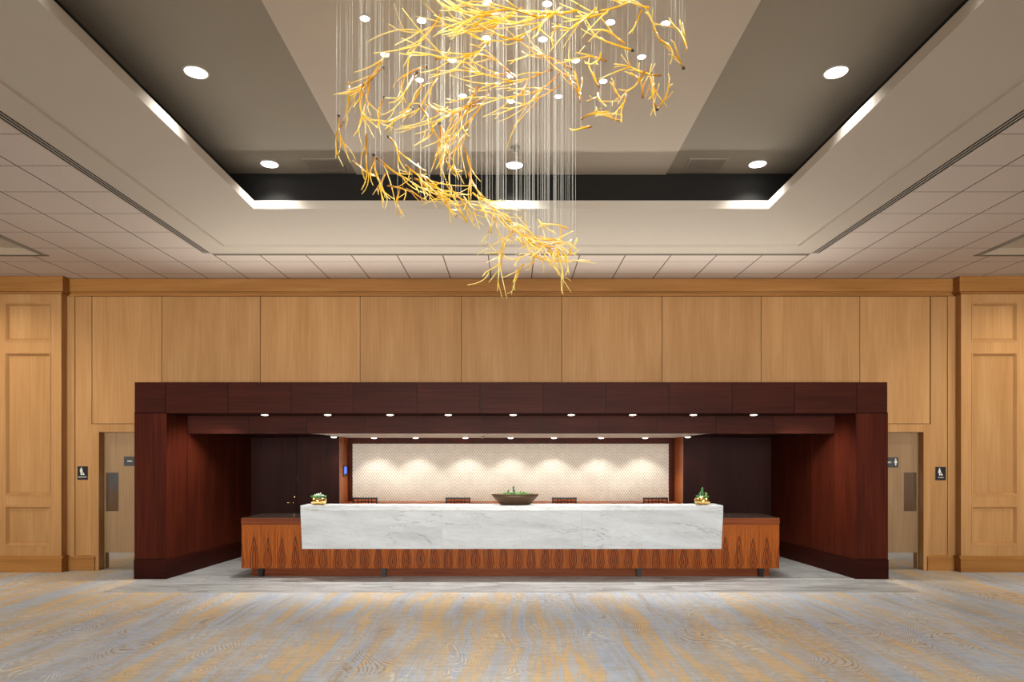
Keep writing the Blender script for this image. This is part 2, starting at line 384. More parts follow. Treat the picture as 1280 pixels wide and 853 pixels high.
# door casings: reveal lining and front architrave
def door(sg, num, side):
    d = struct(thing('door_%d' % num, (sg*5.80, YW+.14, 0)))
    ox, oy = sg*5.80, YW+.14
    def B(x0, x1, y0, y1, z0, z1): return box(sg*x0-ox, sg*x1-ox, y0-oy, y1-oy, z0, z1)
    xo, xi = (VX-116)*YW/F, (VX-125)*YW/F
    m = B(xo, xi, YW-.03, YW+.14, 0, Z_(530.5, YW)); k = B(xi, 5.27, YW-.03, YW+.14, dh, Z_(530.5, YW))
    m2 = MB()
    for q in (m, k):
        b = len(m2.v); m2.v += q.v; m2.f += [[i+b for i in f] for f in q.f]
    m2.build('door_casing', 'blond_wood', d, bevel=.003)
    B(xi+.0, 5.06, YW+.105, YW+.15, .006, dh).build('door_leaf', 'door_wood', d)
    B(xi, 5.0, YW+.15, YW+.17, 0, 2.5).build('door_backing', 'black_slot', d)
    yd = YW+.105
    x0, x1 = X_(132.5, yd), X_(148.3, yd)
    pl = B(-x0, -x1, yd-.004, yd, Z_(639.3, yd), Z_(591, yd)).build('push_plate', 'steel', d, bevel=.001)
    B(-X_(132, yd), 5.08, yd-.004, yd, .012, Z_(691, yd)).build('kick_plate', 'steel', d, bevel=.001)
    B(-X_(131, yd), 5.06, YW-.0, YW+.15, 0, .006).build('threshold', 'grey_metal', d)
    return d
door(-1, 1, 'left'); door(1, 2, 'right')
# signs
def person(fn, d, woman=False, s=1.):
    m = MB()
    hd = [(.011*math.cos(a*math.pi/6), .066+.011*math.sin(a*math.pi/6)) for a in range(12)]
    body = [(-.012,.05),(.012,.05),(.03,-.012),(.012,-.012),(.010,-.062),(-.010,-.062),(-.012,-.012),(-.03,-.012)] if woman else \
           [(-.022,.05),(.022,.05),(.024,-.005),(.015,-.005),(.013,-.062),(.002,-.062),(0,-.01),(-.002,-.062),(-.013,-.062),(-.015,-.005),(-.024,-.005)]
    for p in (hd, body): m.prism([(u*s, v*s) for u, v in p], 0, d, fn)
    return m
def placard(sg, cx, cy, txt, woman, label):
    y = YW-.02; c = at(cx, cy, y); p = thing('restroom_placard', c, label, 'sign')
    w, h = 13*y/F/2, 16.8*y/F/2
    box(-w, w, -.008, 0, -h, h).build('plate', 'black_plastic', p, bevel=.002)
    fi = lambda u, v, d: (u-.018, -.0081-d, v+.022)
    m = person(fi, .002, woman, .82)
    tri = [(-.004,-.05),(.052,-.05),(.014,.012),(.008,.004),(.03,-.037),(.008,-.037)]
    m.prism([(u, v) for u, v in tri], 0, .002, fi)
    m.build('pictogram', 'sign_white', p)
    text_mb(txt, .024 if len(txt) > 5 else .022, .0102, lambda u, v, d: (u, -d, v-.062), .0004).build('lettering', 'sign_white', p)
    text_mb('..', .02, .0102, lambda u, v, d: (u-.05, -d, v-.086)).build('braille', 'sign_white', p)
placard(-1, 103.6, 591.6, 'RESTROOM', False, 'small black restroom placard with pictogram left of the left door')
placard(1, 1175.5, 592.2, 'WOMEN', True, 'small black restroom placard with pictogram right of the right door')
def door_sign(x0, x1, y0, y1, txt, tx, ix, woman, label):
    y = YW+.105; a, b = at(x0, y1, y), at(x1, y0, y); c = (a+b)/2; p = thing('door_sign', c, label, 'sign')
    w, h = (b.x-a.x)/2, (b.z-a.z)/2
    box(-w, w, -.006, 0, -h, h).build('plate', 'charcoal_plaque', p, bevel=.001)
    text_mb(txt, .036, .0082, lambda u, v, d: (u+X_(tx, y)-c.x, -d, v), .0006).build('lettering', 'sign_white', p)
    person(lambda u, v, d: (u+X_(ix, y)-c.x, -.0061-d, v), .002, woman, .78).build('pictogram', 'sign_white', p)
door_sign(155.2, 179, 571, 582.8, 'MEN', 162.6, 173, False, 'charcoal sign on the left door, partly behind the dark portal')
door_sign(1098.5, 1122.8, 572, 584.6, 'WOMEN', 1108.2, 1119.3, True, 'charcoal sign with white figure on the right door')

# ------------------------------------------------------------------ pilasters with moulded panels
def pilaster(sg, side):
    cx = sg*7.222; o = struct(thing('pilaster', (cx, YP, 0)))
    hw = .50; zt_ = Z_(365.5, YP)
    shaft = box(-hw, hw, .05, YW-YP+.02, 0, ZC-.01)
    shaft.build('shaft', 'blond_wood', o)
    pz = [(Z_(427, YP), Z_(378.5, YP)), (Z_(620, YP), Z_(441, YP)), (Z_(682.5, YP), Z_(632.5, YP))]
    pw = 28.8*YP/F
    # stiles and rails around the three panels
    m = box(-hw, -pw, 0, .052, .2, zt_); m.box(pw, hw, 0, .052, .2, zt_)
    rails = [(.2, pz[2][0]), (pz[2][1], pz[1][0]), (pz[1][1], pz[0][0]), (pz[0][1], zt_)]
    for a, b in rails: m.box(-pw, pw, 0, .052, a, b)
    m.build('stiles_and_rails', 'blond_wood', o, bevel=.002)
    for a, b in pz:
        # bevelled moulding round each field
        k = MB(); w1 = .046; d1, d2 = .002, .022
        P = [(-pw-.002, a-.002), (pw+.002, a-.002), (pw+.002, b+.002), (-pw-.002, b+.002)]; Q = [(-pw+w1, a+w1), (pw-w1, a+w1), (pw-w1, b-w1), (-pw+w1, b-w1)]
        H = [(-pw+.016, a+.016), (pw-.016, a+.016), (pw-.016, b-.016), (-pw+.016, b-.016)]
        for i in range(4):
            j = (i+1) % 4
            k.quad((P[i][0], -.006, P[i][1]), (P[j][0], -.006, P[j][1]), (H[j][0], -.006, H[j][1]), (H[i][0], -.006, H[i][1]))
            k.quad((P[i][0], -.006, P[i][1]), (P[j][0], -.006, P[j][1]), (P[j][0], .02, P[j][1]), (P[i][0], .02, P[i][1]))
            k.quad((H[i][0], -.006, H[i][1]), (H[j][0], -.006, H[j][1]), (Q[j][0], .036, Q[j][1]), (Q[i][0], .036, Q[i][1]))
        mo = k.build('panel_moulding', 'blond_wood', o)
        box(-pw+w1-.002, pw-w1+.002, .032, .052, a+w1-.002, b-w1+.002).build('panel_field', 'blond_wood', mo, bevel=.006)
    m = box(-hw-.03, hw+.03, -.04, YW-YP, 0, .18)
    prof = [(.0, .18), (-.046, .18), (-.046, .195), (-.03, .215), (-.014, .24), (0, .24)]
    m.prism(prof, -hw-.036, hw+.036, lambda u, v, d: (d, u, v))
    m.box(-hw-.03, hw+.03, 0, YW-YP, .18, .238)
    m.build('plinth', 'blond_crown', o, bevel=.002)
    m = box(-hw-.06, hw+.06, -.06, YW-YP, zt_, ZC-.004); m.box(-hw-.03, hw+.03, -.03, YW-YP, zt_-.03, zt_)
    m.build('crown', 'blond_crown', o, bevel=.006)
    return o
pilaster(-1, 'left'); pilaster(1, 'right')

# ------------------------------------------------------------------ dark portal
portal = thing('reception_portal', (0, YF, 0), 'dark mahogany portal framing the reception desk recess', 'portal')
def PB(x0, x1, y0, y1, z0, z1): return box(x0, x1, y0-YF, y1-YF, z0, z1)
fx = [168, 207, 285, 364, 442, 521.5, 600, 679, 757.5, 836, 915, 993, 1071, 1109.5]
PB(-XO, XO-.003, YF+.015, YW+.14, ZS1+.012, ZTOP-.004).build('fascia_core', 'black_slot', portal)
for a, b in zip(fx[:-1], fx[1:]):
    PB(X_(a, YF)+.004, X_(b, YF)-.004, YF, YF+.02, ZS1+.004, ZTOP).build('fascia_panel', 'mahogany_across', portal, bevel=.0015)
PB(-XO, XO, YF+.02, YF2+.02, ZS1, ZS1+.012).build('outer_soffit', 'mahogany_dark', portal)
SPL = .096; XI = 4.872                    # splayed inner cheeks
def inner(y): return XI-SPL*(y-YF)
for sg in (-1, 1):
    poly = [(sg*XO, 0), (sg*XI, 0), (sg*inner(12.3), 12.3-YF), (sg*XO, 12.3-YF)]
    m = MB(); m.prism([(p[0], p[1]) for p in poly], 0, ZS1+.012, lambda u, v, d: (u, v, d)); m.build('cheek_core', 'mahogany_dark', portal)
    # front post face and cheek panels
    a, b = sorted((sg*XO, sg*(XI-.003)))
    PB(a, b, YF-.001, YF+.02, Z_(699, YF), ZS1-.003).build('post_face', 'mahogany', portal, bevel=.0015)
    ys = [YF+.0, 9.98, 10.63, 11.4, 12.25]
    for y0, y1 in zip(ys[:-1], ys[1:]):
        m = MB(); q = [(sg*inner(y0+.003), y0+.003-YF), (sg*inner(y1-.003), y1-.003-YF), (sg*(inner(y1-.003)-.014), y1-.003-YF), (sg*(inner(y0+.003)-.014), y0+.003-YF)]
        m.prism(q, .27, ZS1-.002, lambda u, v, d: (u, v, d)); m.build('cheek_panel', 'mahogany', portal)
    # skirting round the post
    m = MB(); zb = Z_(699, YF)-.008
    q = [(sg*(XO+.0), -.018), (sg*(XI-.026), -.018), (sg*(inner(12.2)-.03), 12.2-YF), (sg*(inner(12.2)+.02), 12.2-YF), (sg*(XI+.02), .02), (sg*XO, .02)]
    m.prism(q, 0, zb, lambda u, v, d: (u, v, d)); m.build('skirting', 'mahogany_base', portal, bevel=.002)
# inner fascia (row of panels set back) and lower soffit
f2 = [-4.81] + [X_(p, YF2) for p in (311, 383.8, 457, 530, 602.5, 675.5, 748, 821.5, 894.5, 967)] + [4.81]
PB(-4.80, 4.80, YF2+.012, YF2+.08, ZS2+.004, ZS1).build('inner_fascia_core', 'black_slot', portal)
for a, b in zip(f2[:-1], f2[1:]):
    PB(a+.004, b-.004, YF2, YF2+.014, ZS2, ZS1).build('inner_fascia_panel', 'mahogany_across', portal)
for sg in (-1, 1):
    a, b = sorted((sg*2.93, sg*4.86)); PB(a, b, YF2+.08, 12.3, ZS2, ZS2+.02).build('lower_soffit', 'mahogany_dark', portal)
# niche columns, recess back walls, niche back
for sg, side in ((-1, 'left'), (1, 'right')):
    a, b = sorted((sg*X_(424, YCOL)*-1, sg*X_(372.5, YCOL)*-1))
    c = struct(thing('niche_column', ((a+b)/2, YCOL, 0)))
    w = (b-a)/2
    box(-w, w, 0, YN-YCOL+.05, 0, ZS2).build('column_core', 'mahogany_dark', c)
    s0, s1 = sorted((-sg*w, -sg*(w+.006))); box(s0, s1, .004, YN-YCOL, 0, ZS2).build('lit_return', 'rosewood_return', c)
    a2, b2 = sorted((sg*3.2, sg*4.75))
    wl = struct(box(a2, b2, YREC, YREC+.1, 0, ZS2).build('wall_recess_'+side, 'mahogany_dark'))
# door in the left recess with lever handle
d3 = struct(thing('door_3', (-4.22, YREC, 0)))
xa, xb = X_(313, YREC)+4.22, X_(371, YREC)+4.22
box(xa, xb, -.012, 0, .01, Z_(546, YREC)).build('door_leaf', 'mahogany_dark', d3, bevel=.003)
h = at(364, 628.5, YREC)-Vector((-4.22, YREC, 0))
m = MB(); m.tube([(h.x+.045, -.03, h.z), (h.x-.05, -.05, h.z), (h.x-.06, -.05, h.z)], .008, 8).lathe([(.022, 0), (.022, .02)], (0, 0, 0), 16)
for i in range(len(m.v)-32, len(m.v)): q = m.v[i]; m.v[i] = (h.x+.045+q[0], -.012-q[2], h.z+q[1])
m.build('lever_handle', 'brass', d3, True)
h = at(368.5, 621.3, YREC)-Vector((-4.22, YREC, 0)); m = MB().lathe([(.019, 0), (.019, .012), (.012, .016)], (0, 0, 0), 16)
m.v = [(h.x+q[0], -.012-q[2], h.z+q[1]) for q in m.v]; m.build('lock_cylinder', 'brass', d3, True)
h = at(372, 598, YREC)-Vector((-4.22, YREC, 0)); box(h.x-.006, h.x+.006, -.02, -.012, h.z-.04, h.z+.04).build('hinge', 'black_steel', d3)
# right recess: flat panels
d = thing('recess_panel', (4.24, YREC, 0), 'dark mahogany wall panel in the right hand recess', 'panel'); struct(d)
box(X_(904, YREC)-4.24, X_(972, YREC)-4.24, -.012, 0, 0, Z_(546, YREC)).build('panel_face', 'mahogany_dark', d, bevel=.003)
wn = struct(thing('wall_niche', (0, YN, 0)))
box(-3.3, 3.3, 0, .1, 0, ZS2+.05).build('niche_backing', 'mahogany', wn)
fp = box(X_(441, YN), X_(835.5, YN), -.02, 0, Z_(629, YN), Z_(555, YN)).build('feature_panel', 'feature_tile')
fp.location = (0, YN, 0); tag(fp, 'cream textured feature panel washed by light behind the desk', 'wall panel')
struct(box(-2.98, 2.98, YF2+.03, YN, ZS2+.0, ZS2+.03).build('ceiling_niche', 'niche_ceiling'))
# wall keypad
kp = thing('wall_keypad', (-2.965+.0, 11.93, Z_(589, 11.93)), 'small black wall keypad with a lit blue screen beside the niche', 'keypad')
kx = X_(424, YCOL)+.006; kp.location.x = kx
box(0, .022, -.10, .10, -.095, .095).build('housing', 'black_plastic', kp, bevel=.003); box(.0222, .0232, -.075, .075, -.05, .075).build('screen', 'screen_blue', kp)

# ------------------------------------------------------------------ back counter and desk
bc = thing('back_counter', (0, 11.95, 0), 'low rosewood back counter along the foot of the feature wall', 'counter')
box(-2.9, 2.9, -.2, .22, .08, .88).build('cabinet_front', 'rosewood_across', bc); box(-2.95, 2.95, -.23, .24, .88, .915).build('counter_top', 'rosewood_across', bc); box(-2.8, 2.8, -.15, .2, 0, .08).build('plinth', 'black_slot', bc)
YD = 9.6; xl, xr = X_(301.5, YD), X_(974.5, YD)
desk = thing('reception_desk', ((xl+xr)/2, YD, 0), 'long rosewood reception desk with book-matched grain below white marble', 'desk')
w = (xr-xl)/2; zt1, zt0, zb = Z_(648, YD), Z_(655.5, YD), Z_(711, YD)
box(-w+.004, w-.004, .0, .75, zb, zt0-.004).build('desk_body', 'rosewood', desk, bevel=.002)
xs = 1.0
box(-w, w, -.006, .78, zt0, zt1).build('desk_edge', 'rosewood_across', desk, bevel=.002)
box(-w+.01, w-.01, .004, .77, zt1, zt1+.006).build('desk_top', 'granite', desk)
box(-w+.11, w-.11, .10, .7, .001, zb).build('toe_kick', 'rosewood_across', desk)
for px in (324.5, 479, 799.5, 953):
    x = X_(px, YD)-desk.location.x; m = MB()
    m.prism([(x-.04, zb), (x+.04, zb), (x+.028, .001), (x-.028, .001)], .035, .11, lambda u, v, d: (u, d, v)); m.build('foot_bracket', 'black_steel', desk)
YM = 9.45; ml, mr = X_(375.5, YM), X_(904, YM); mz1, mz0, ms = Z_(632.3, YM), Z_(687, YM), Z_(639, YM)
mc = thing('marble_counter', ((ml+mr)/2, YM, mz0), 'long white marble transaction counter with grey veins over the rosewood desk', 'counter')
w = (mr-ml)/2; hz = mz1-mz0; lean = .035; hs = ms-mz0
box(-w, w, 0, .40, hs+.0015, hz).build('counter_slab', 'counter_marble', mc, bevel=.003)
cuts = [-w, X_(552, YM)-mc.location.x, X_(727.5, YM)-mc.location.x, w]
for a, b in zip(cuts[:-1], cuts[1:]):
    m = MB(); y1 = .149 if True else 0
    a2 = a+(.014 if a == -w else .0008); b2 = b-(.014 if b == w else .0008)
    a1 = a if a == -w else a+.0008; b1 = b if b == w else b-.0008
    m.v = [(a2, lean, 0), (b2, lean, 0), (b2, .138, 0), (a2, .138, 0), (a1, 0, hs), (b1, 0, hs), (b1, .138, hs), (a1, .138, hs)]
    m.f = [[3,2,1,0], [4,5,6,7], [0,1,5,4], [1,2,6,5], [2,3,7,6], [3,0,4,7]]
    m.build('front_panel', 'counter_marble', mc)
box(-w+.05, w-.05, .17, .38, zt1+.008-mz0, hs).build('riser', 'rosewood_across', mc)

# ------------------------------------------------------------------ planters
def leafy(mb, c, r, n, up, seed, wid=.35):
    rg = random.Random(seed)
    for k in range(n):
        a = k*2.4+rg.random()*.4; el = up*(0.35+.65*k/n)+rg.uniform(-.1, .1)
        dr = Vector((math.cos(a)*math.cos(el), math.sin(a)*math.cos(el), math.sin(el)))
        L = r*rg.uniform(.75, 1.1); p = [Vector(c)+dr*(L*s) for s in (0, .35, .7, 1)]
        mb.tube(p, [L*wid*.35, L*wid*.6, L*wid*.5, L*.03], 6)
    return mb
def column_cactus(mb, c, h, r, seed):
    rg = random.Random(seed); mb.tube([Vector(c)+Vector((rg.uniform(-.2, .2)*r*k, 0, h*k/5)) for k in range(6)], [r*.8, r, r, r*.95, r*.8, r*.25], 9); return mb
def gold_pot(px, label, tall, seed):
    y = 9.62; c = Vector((X_(px, y), y, mz1)); p = thing('succulent_planter', c, label, 'planter', 'small gold planters on the counter')
    prof = [(.06, 0), (.085, .008), (.108, .035), (.114, .06), (.106, .088), (.088, .108), (.082, .106), (.096, .085), (.10, .06)]
    m = MB().lathe(prof, n=36); m.build('bowl', 'gold', p, True)
    MB().lathe([(.001, .088), (.092, .088), (.092, .092), (.001, .096)], n=24).build('soil', 'soil', p)
    rg = random.Random(seed)
    if tall:
        column_cactus(MB(), (.0, -.01, .09), .165, .02, 1).build('cactus', 'leaf', p, True)
        column_cactus(MB(), (-.025, .02, .09), .10, .016, 2).build('cactus', 'leaf_blue', p, True)
        column_cactus(MB(), (.05, -.01, .09), .085, .02, 3).build('cactus', 'leaf_lime', p, True)
        for k in range(6):
            a = k*1.05; q = (.062*math.cos(a), .055*math.sin(a), .095); leafy(MB(), q, .045, 13, 1.2, k).build('succulent', ['leaf', 'leaf_pale', 'leaf_lime'][k % 3], p, True)
    else:
        for k in range(9):
            a = k*.72; rr = .065+.02*rg.random(); q = (rr*math.cos(a), rr*math.sin(a)*.9, .095); leafy(MB(), q, .052, 14, 1.1, k+20).build('succulent', ['leaf', 'leaf', 'leaf_lime', 'leaf_blue'][k % 4], p, True)
        leafy(MB(), (-.035, 0, .11), .05, 12, 1.2, 77).build('succulent', 'leaf_pale', p, True)
        leafy(MB(), (.02, -.01, .115), .06, 12, 1.3, 78).build('succulent', 'leaf_pale', p, True)
gold_pot(398.3, 'small gold bowl of low succulents on left end of marble counter', False, 1)
gold_pot(877.8, 'small gold bowl with taller cactus on right end of marble counter', True, 2)
y = 9.62; bp = thing('long_planter', (X_(644, y), y, mz1), 'wide dark bronze boat-shaped bowl of succulents at the counter centre', 'planter')
prof = [(.195, 0), (.22, .012), (.265, .055), (.31, .105), (.345, .152), (.338, .153), (.30, .11), (.27, .09)]
MB().lathe(prof, n=48, sy=.42).build('bowl', 'bronze', bp, True)
MB().lathe([(.001, .12), (.305, .12), (.30, .124), (.001, .132)], n=36, sy=.40).build('soil', 'pebble', bp)
rg = random.Random(5)
for k in range(16):
    x = -.15+.33*k/15+rg.uniform(-.01, .01); yy = rg.uniform(-.07, .06)
    leafy(MB(), (x, yy, .125), rg.uniform(.045, .065), 14, 1.25, 100+k).build('succulent', rg.choice(['leaf', 'leaf_lime', 'leaf_blue', 'leaf', 'leaf_lime']), bp, True)
column_cactus(MB(), (-.015, 0, .12), .155, .016, 4).build('cactus', 'leaf_blue', bp, True)
column_cactus(MB(), (-.09, .02, .12), .095, .014, 6).build('cactus', 'leaf', bp, True)
column_cactus(MB(), (.075, .02, .12), .085, .013, 7).build('cactus', 'leaf_blue', bp, True)
column_cactus(MB(), (.13, .0, .12), .07, .014, 8).build('cactus', 'leaf', bp, True)

# ------------------------------------------------------------------ chairs behind the desk
def chair():
    o = thing('desk_chair', (0, 0, 0), '', 'chair', 'chairs behind the desk')
    w = .20; zt_ = 1.064
    box(-w, w, -.22, .20, .44, .50).build('seat', 'black_fabric', o, bevel=.015)
    for sx in (-1, 1):
        MB().tube([(sx*.17, -.19, .002), (sx*.17, -.19, .45)], .018, 8).build('leg', 'black_steel', o)
        MB().tube([(sx*.17, .18, .002), (sx*.17, .18, .45)], .018, 8).build('leg', 'black_steel', o)
    m = box(-w, w, .17, .2, zt_-.025, zt_); m.box(-w, -w+.022, .17, .2, .5, zt_-.025); m.box(w-.022, w, .17, .2, .5, zt_-.025); m.box(-w+.022, w-.022, .17, .2, .55, .575)
    m.build('backrest_frame', 'black_steel', o, bevel=.003)
    m = box(-w+.022, w-.022, .184, .192, .575, zt_-.025).build('back_panel', 'chair_wood', o)
    k = MB(); y0, y1 = .172, .184
    for z in (zt_-.075, zt_-.13, zt_-.2, zt_-.27): k.box(-w+.022, w-.022, y0, y1, z, z+.012)
    for x in (-.11, -.055, .055, .11): k.box(x-.006, x+.006, y0, y1, .575, zt_-.025)
    k.box(-.03, .03, y0, y1, zt_-.06, zt_-.05)
    k.build('lattice', 'mahogany_dark', o)
    return o
ch0 = chair(); yc = 10.85
names = ['leftmost desk chair with lattice back, before the left end of feature panel', 'second desk chair from the left, between gold bowl and bronze planter', 'desk chair just right of the bronze planter, lattice back showing', 'rightmost desk chair with lattice back, before the right end of feature panel']
for i, px in enumerate((456, 572.5, 705.5, 819.5)):
    loc = (X_(px, yc), yc-.17, 0)
    if i == 0: ch0.location = loc; ch0['label'] = names[0]
    else: dup(ch0, loc, names[i])

# ------------------------------------------------------------------ ceiling
TX, TY, TYN = 3.965, 8.91, -2.5           # main tray outer edges
SX, SY = 6.18, 9.0                         # side trays
m = MB()
def slab(x0, x1, y0, y1): m.box(x0, x1, y0, y1, ZC, ZC+.06)
slab(-XE, XE, SY, YW+.1)
slab(-SX, SX, TY, SY)
for sg in (-1, 1):
    a, b = sorted((sg*(TX+.11), sg*SX)); slab(a, b, YB, TY)
slab(-TX-.11, TX+.11, YB, TYN)
struct(m.build('ceiling', 'ceiling_tile'), 'pale square ceiling tiles in a thin grid', 'ceiling')
tray = struct(thing('ceiling_tray'))
ax1, ay1 = TX-2.93, TY-7.65; ax2, ay2 = TX-3.24, TY-7.74
prof = [(0, 0, ZC), (.255, .255, ZC+.004), (.27, .27, ZC+.008), (.275, .275, CH+2.731), (ax1, ay1, CH+2.831)]
lip = [(ax1, ay1, CH+2.831), (ax1+.004, ay1+.004, CH+2.924)]; trough = [(ax1+.004, ay1+.004, CH+2.924), (ax2, ay2, CH+2.924)]; vw = [(ax2, ay2, CH+2.924), (ax2, ay2, CH+3.27)]
def ringstrip(profile, name, mat):
    k = MB()
    def corner(a, b): return [(-TX+a, TYN+b), (TX-a, TYN+b), (TX-a, TY-b), (-TX+a, TY-b)]
    for (a0, b0, z0), (a1, b1, z1) in zip(profile[:-1], profile[1:]):
        c0, c1 = corner(a0, b0), corner(a1, b1)
        for i in range(4):
            j = (i+1) % 4; k.quad((*c0[i], z0), (*c0[j], z0), (*c1[j], z1), (*c1[i], z1))
    k.build(name, mat, tray)
ringstrip(prof[:4], 'tray_border', 'gypsum'); ringstrip(prof[3:], 'tray_slope', 'gypsum'); ringstrip(lip, 'cove_lip', 'gypsum'); ringstrip(trough, 'cove_trough', 'void_shade'); ringstrip(vw, 'cove_wall', 'void_shade')
ZU = CH+3.27; ux = 3.24; uy0, uy1 = TYN+ay2, 7.74; cx_ = 1.78
MB().box(-ux, -cx_, uy0, uy1, ZU, ZU+.05).box(cx_, ux, uy0, uy1, ZU, ZU+.05).build('upper_ceiling', 'gypsum_side_dim', tray)
MB().box(-cx_, cx_, uy0, uy1, ZU-.012, ZU+.05).build('centre_panel', 'gypsum_centre_glow', tray)
struct(box(-TX, TX, TY-.002, TY+.06, ZC-.004, ZC).build('gap_shade_strip', 'reveal_grey'))  # dark grey strip imitates the shadow line at the tray's far edge
# linear slot diffusers: white bars over dark slots
def slots(name, x0, x1, y0, y1, n, label, group):
    xc = (x0+x1)/2; o = thing(name, (xc, (y0+y1)/2, ZC), label, 'air diffuser', group); w = (x1-x0)/2; h = (y1-y0)/2
    box(-w, w, -h, h, .003, .02).build('dark_backing', 'black_slot', o)
    k = MB(); bw = .007; gap = (2*w-bw*(n+1))/n
    for i in range(n+1): a = -w+i*(gap+bw); k.box(a, a+bw, -h, h, -.003, .004)
    k.box(-w, w, h-.01, h, -.003, .004); k.box(-w, w, -h, -h+.01, -.003, .004)
    k.build('bars', 'white_metal', o)
for sg, s in ((-1, 'left'), (1, 'right')):
    a, b = sorted((sg*TX, sg*(TX+.11))); slots('slot_diffuser', a, b, TYN, TY-.02, 3, 'long black slotted air diffuser along the %s edge of the main ceiling tray' % s, 'long slot diffusers')
    a, b = sorted((sg*SX, sg*(SX+.10))); slots('slot_diffuser', a, b, YB, SY-.03, 3, 'slotted air diffuser edging the smaller ceiling tray at far %s' % s, 'long slot diffusers')
    # smaller side tray
    o = struct(thing('side_tray')); X0 = sg*(SX+.10)
    k = MB()
    def q(x, y, z): return (X0+sg*x, y, z)
    k.quad(q(0, SY-.05, ZC), q(0, YB, ZC), q(.14, YB, ZC+.05), q(.14, SY-.19, ZC+.05)); k.quad(q(0, SY-.05, ZC), q(.14, SY-.19, ZC+.05), q(6, SY-.19, ZC+.05), q(6, SY-.05, ZC))
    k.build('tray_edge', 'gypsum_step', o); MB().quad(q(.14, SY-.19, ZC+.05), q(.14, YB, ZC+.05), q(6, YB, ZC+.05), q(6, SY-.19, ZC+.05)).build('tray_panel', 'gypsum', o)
    a, b = sorted((sg*SX, sg*XE)); box(a, b, SY-.05, SY, ZC-.004, ZC+.01).build('tray_reveal', 'reveal_grey', o)
# vents
for px, s in ((405, 'left'), (881.5, 'right')):
    yv = 7.50; o = thing('ceiling_vent', (X_(px, yv), yv, ZU-.0005 if abs(X_(px, yv)) > cx_ else ZU-.0125), 'square grey ceiling vent on the %s of the upper ceiling' % s, 'vent', 'square ceiling vents')
    w = .215; k = box(-w, w, -.16, -.135, -.012, 0); k.box(-w, w, .135, .16, -.012, 0); k.box(-w, -w+.025, -.135, .135, -.012, 0); k.box(w-.025, w, -.135, .135, -.012, 0)
    k.build('frame', 'gypsum_side_dim', o); box(-w+.025, w-.025, -.135, .135, -.004, 0).build('backing', 'black_slot', o)
    k = MB()
    for i in range(12): k.box(-w+.025, w-.025, -.13+i*.0225, -.13+i*.0225+.015, -.011, -.004)
    k.build('grille', 'grey_metal', o)
def sprinkler(loc, label, k=1.):
    o = thing('fire_sprinkler', loc, label, 'sprinkler')
    MB().lathe([(.04*k, 0), (.042*k, -.006), (.02*k, -.012)], n=20).build('escutcheon', 'grey_metal', o, True)
    MB().lathe([(.012*k, -.01), (.012*k, -.035), (.024*k, -.037), (.024*k, -.042)], n=14).build('head', 'grey_metal', o, True)
sprinkler((X_(644.5, 7.06), 7.06, ZU-.0125), 'small fire sprinkler head on the upper ceiling before the centre downlight', 1.25)
sprinkler((X_(603.4, 11.2), 11.2, ZS2), 'small fire sprinkler head under the niche ceiling above the desk', .8)

# ------------------------------------------------------------------ lamps
def downlight(loc, r, lamp, name, label, group, dome=0., trim='white_metal'):
    o = thing(name, loc, label, 'ceiling light', group)
    MB().lathe([(r*1.14, .0), (r*1.14, -.006), (r*1.0, -.008), (r*.97, -.002)], n=28).build('trim_ring', trim, o, True)
    MB().lathe([(.001, -.004-dome), (r*.6, -.004-dome*.9), (r*.9, -.004-dome*.5), (r*.97, -.004), (r*.97, -.001), (.001, -.001)], n=28, cap=False).build('lens', lamp, o)
    return o
COOL, WARM, MID = (1, .98, .95), (1, .86, .70), (1, .96, .90)
E_MAIN = 90
main = [((245, 89.5), 5.70, 'large round downlight on left of upper ceiling, nearer one'), ((337, 205), 7.485, 'large round downlight at far left corner of upper ceiling'), ((643, 204), 7.485, 'large round downlight at far centre of upper ceiling behind the chandelier wires'), ((947, 207), 7.485, 'large round downlight at far right corner of upper ceiling'), ((1045, 91), 5.70, 'large round downlight on right of upper ceiling, nearer one')]
for (px, py), Y, lab in main:
    x = X_(px, Y); z = ZU-(.012 if abs(x) < cx_ else 0); o = downlight((x, Y, z), .093, 'lamp_cool', 'round_downlight', lab, 'large round downlights')
    spot('downlight_lamp', (0, 0, -.03), E_MAIN, 112, 1., COOL, o, .05)
for Y in (3.9, 2.1, .3):
    for sg in (-1, 1): spot('downlight_lamp', (sg*2.68, Y, ZU-.03), E_MAIN*.35, 112, 1., COOL, None, .05)
for sg, s in ((-1, 'left'), (1, 'right')):
    spot('pilaster_fill', (sg*7.3, 9.35, ZC-.03), 34, 130, 1., (1, .93, .8), None, .05)  # unseen spot added to bring out the pilaster mouldings
    for Y in (8.5, 5.5, 2.4):
        spot('side_tray_fill', (sg*7.6, Y, ZC+.04), 260, 150, 1., (1, .9, .74), None, .06)  # unseen spots added to light the pilasters from above, no fixtures modelled
for i, px in enumerate((331, 409.8, 487.6, 560.4, 641.5, 714, 790.8, 866.6, 942)):
    Y = 9.73; o = downlight((X_(px, Y), Y, ZS1), .052, 'lamp_warm', 'soffit_downlight', '%s small downlight from the left under the front of the portal' % ORD[i], 'downlights under the portal front', .012)
    spot('soffit_lamp', (0, 0, -.05), 82, 104, .6, MID, o, .03)
    if i in (0, 8): spot('cheek_fill', (-.35 if i == 0 else .35, -.12, -.06), 110, 100, 1., (1, .9, .8), o, .12, Vector((-1 if i == 0 else 1, .3, -1.2)).to_track_quat('-Z', 'Y').to_euler())  # extra spot added by each end downlight to brighten the cheek
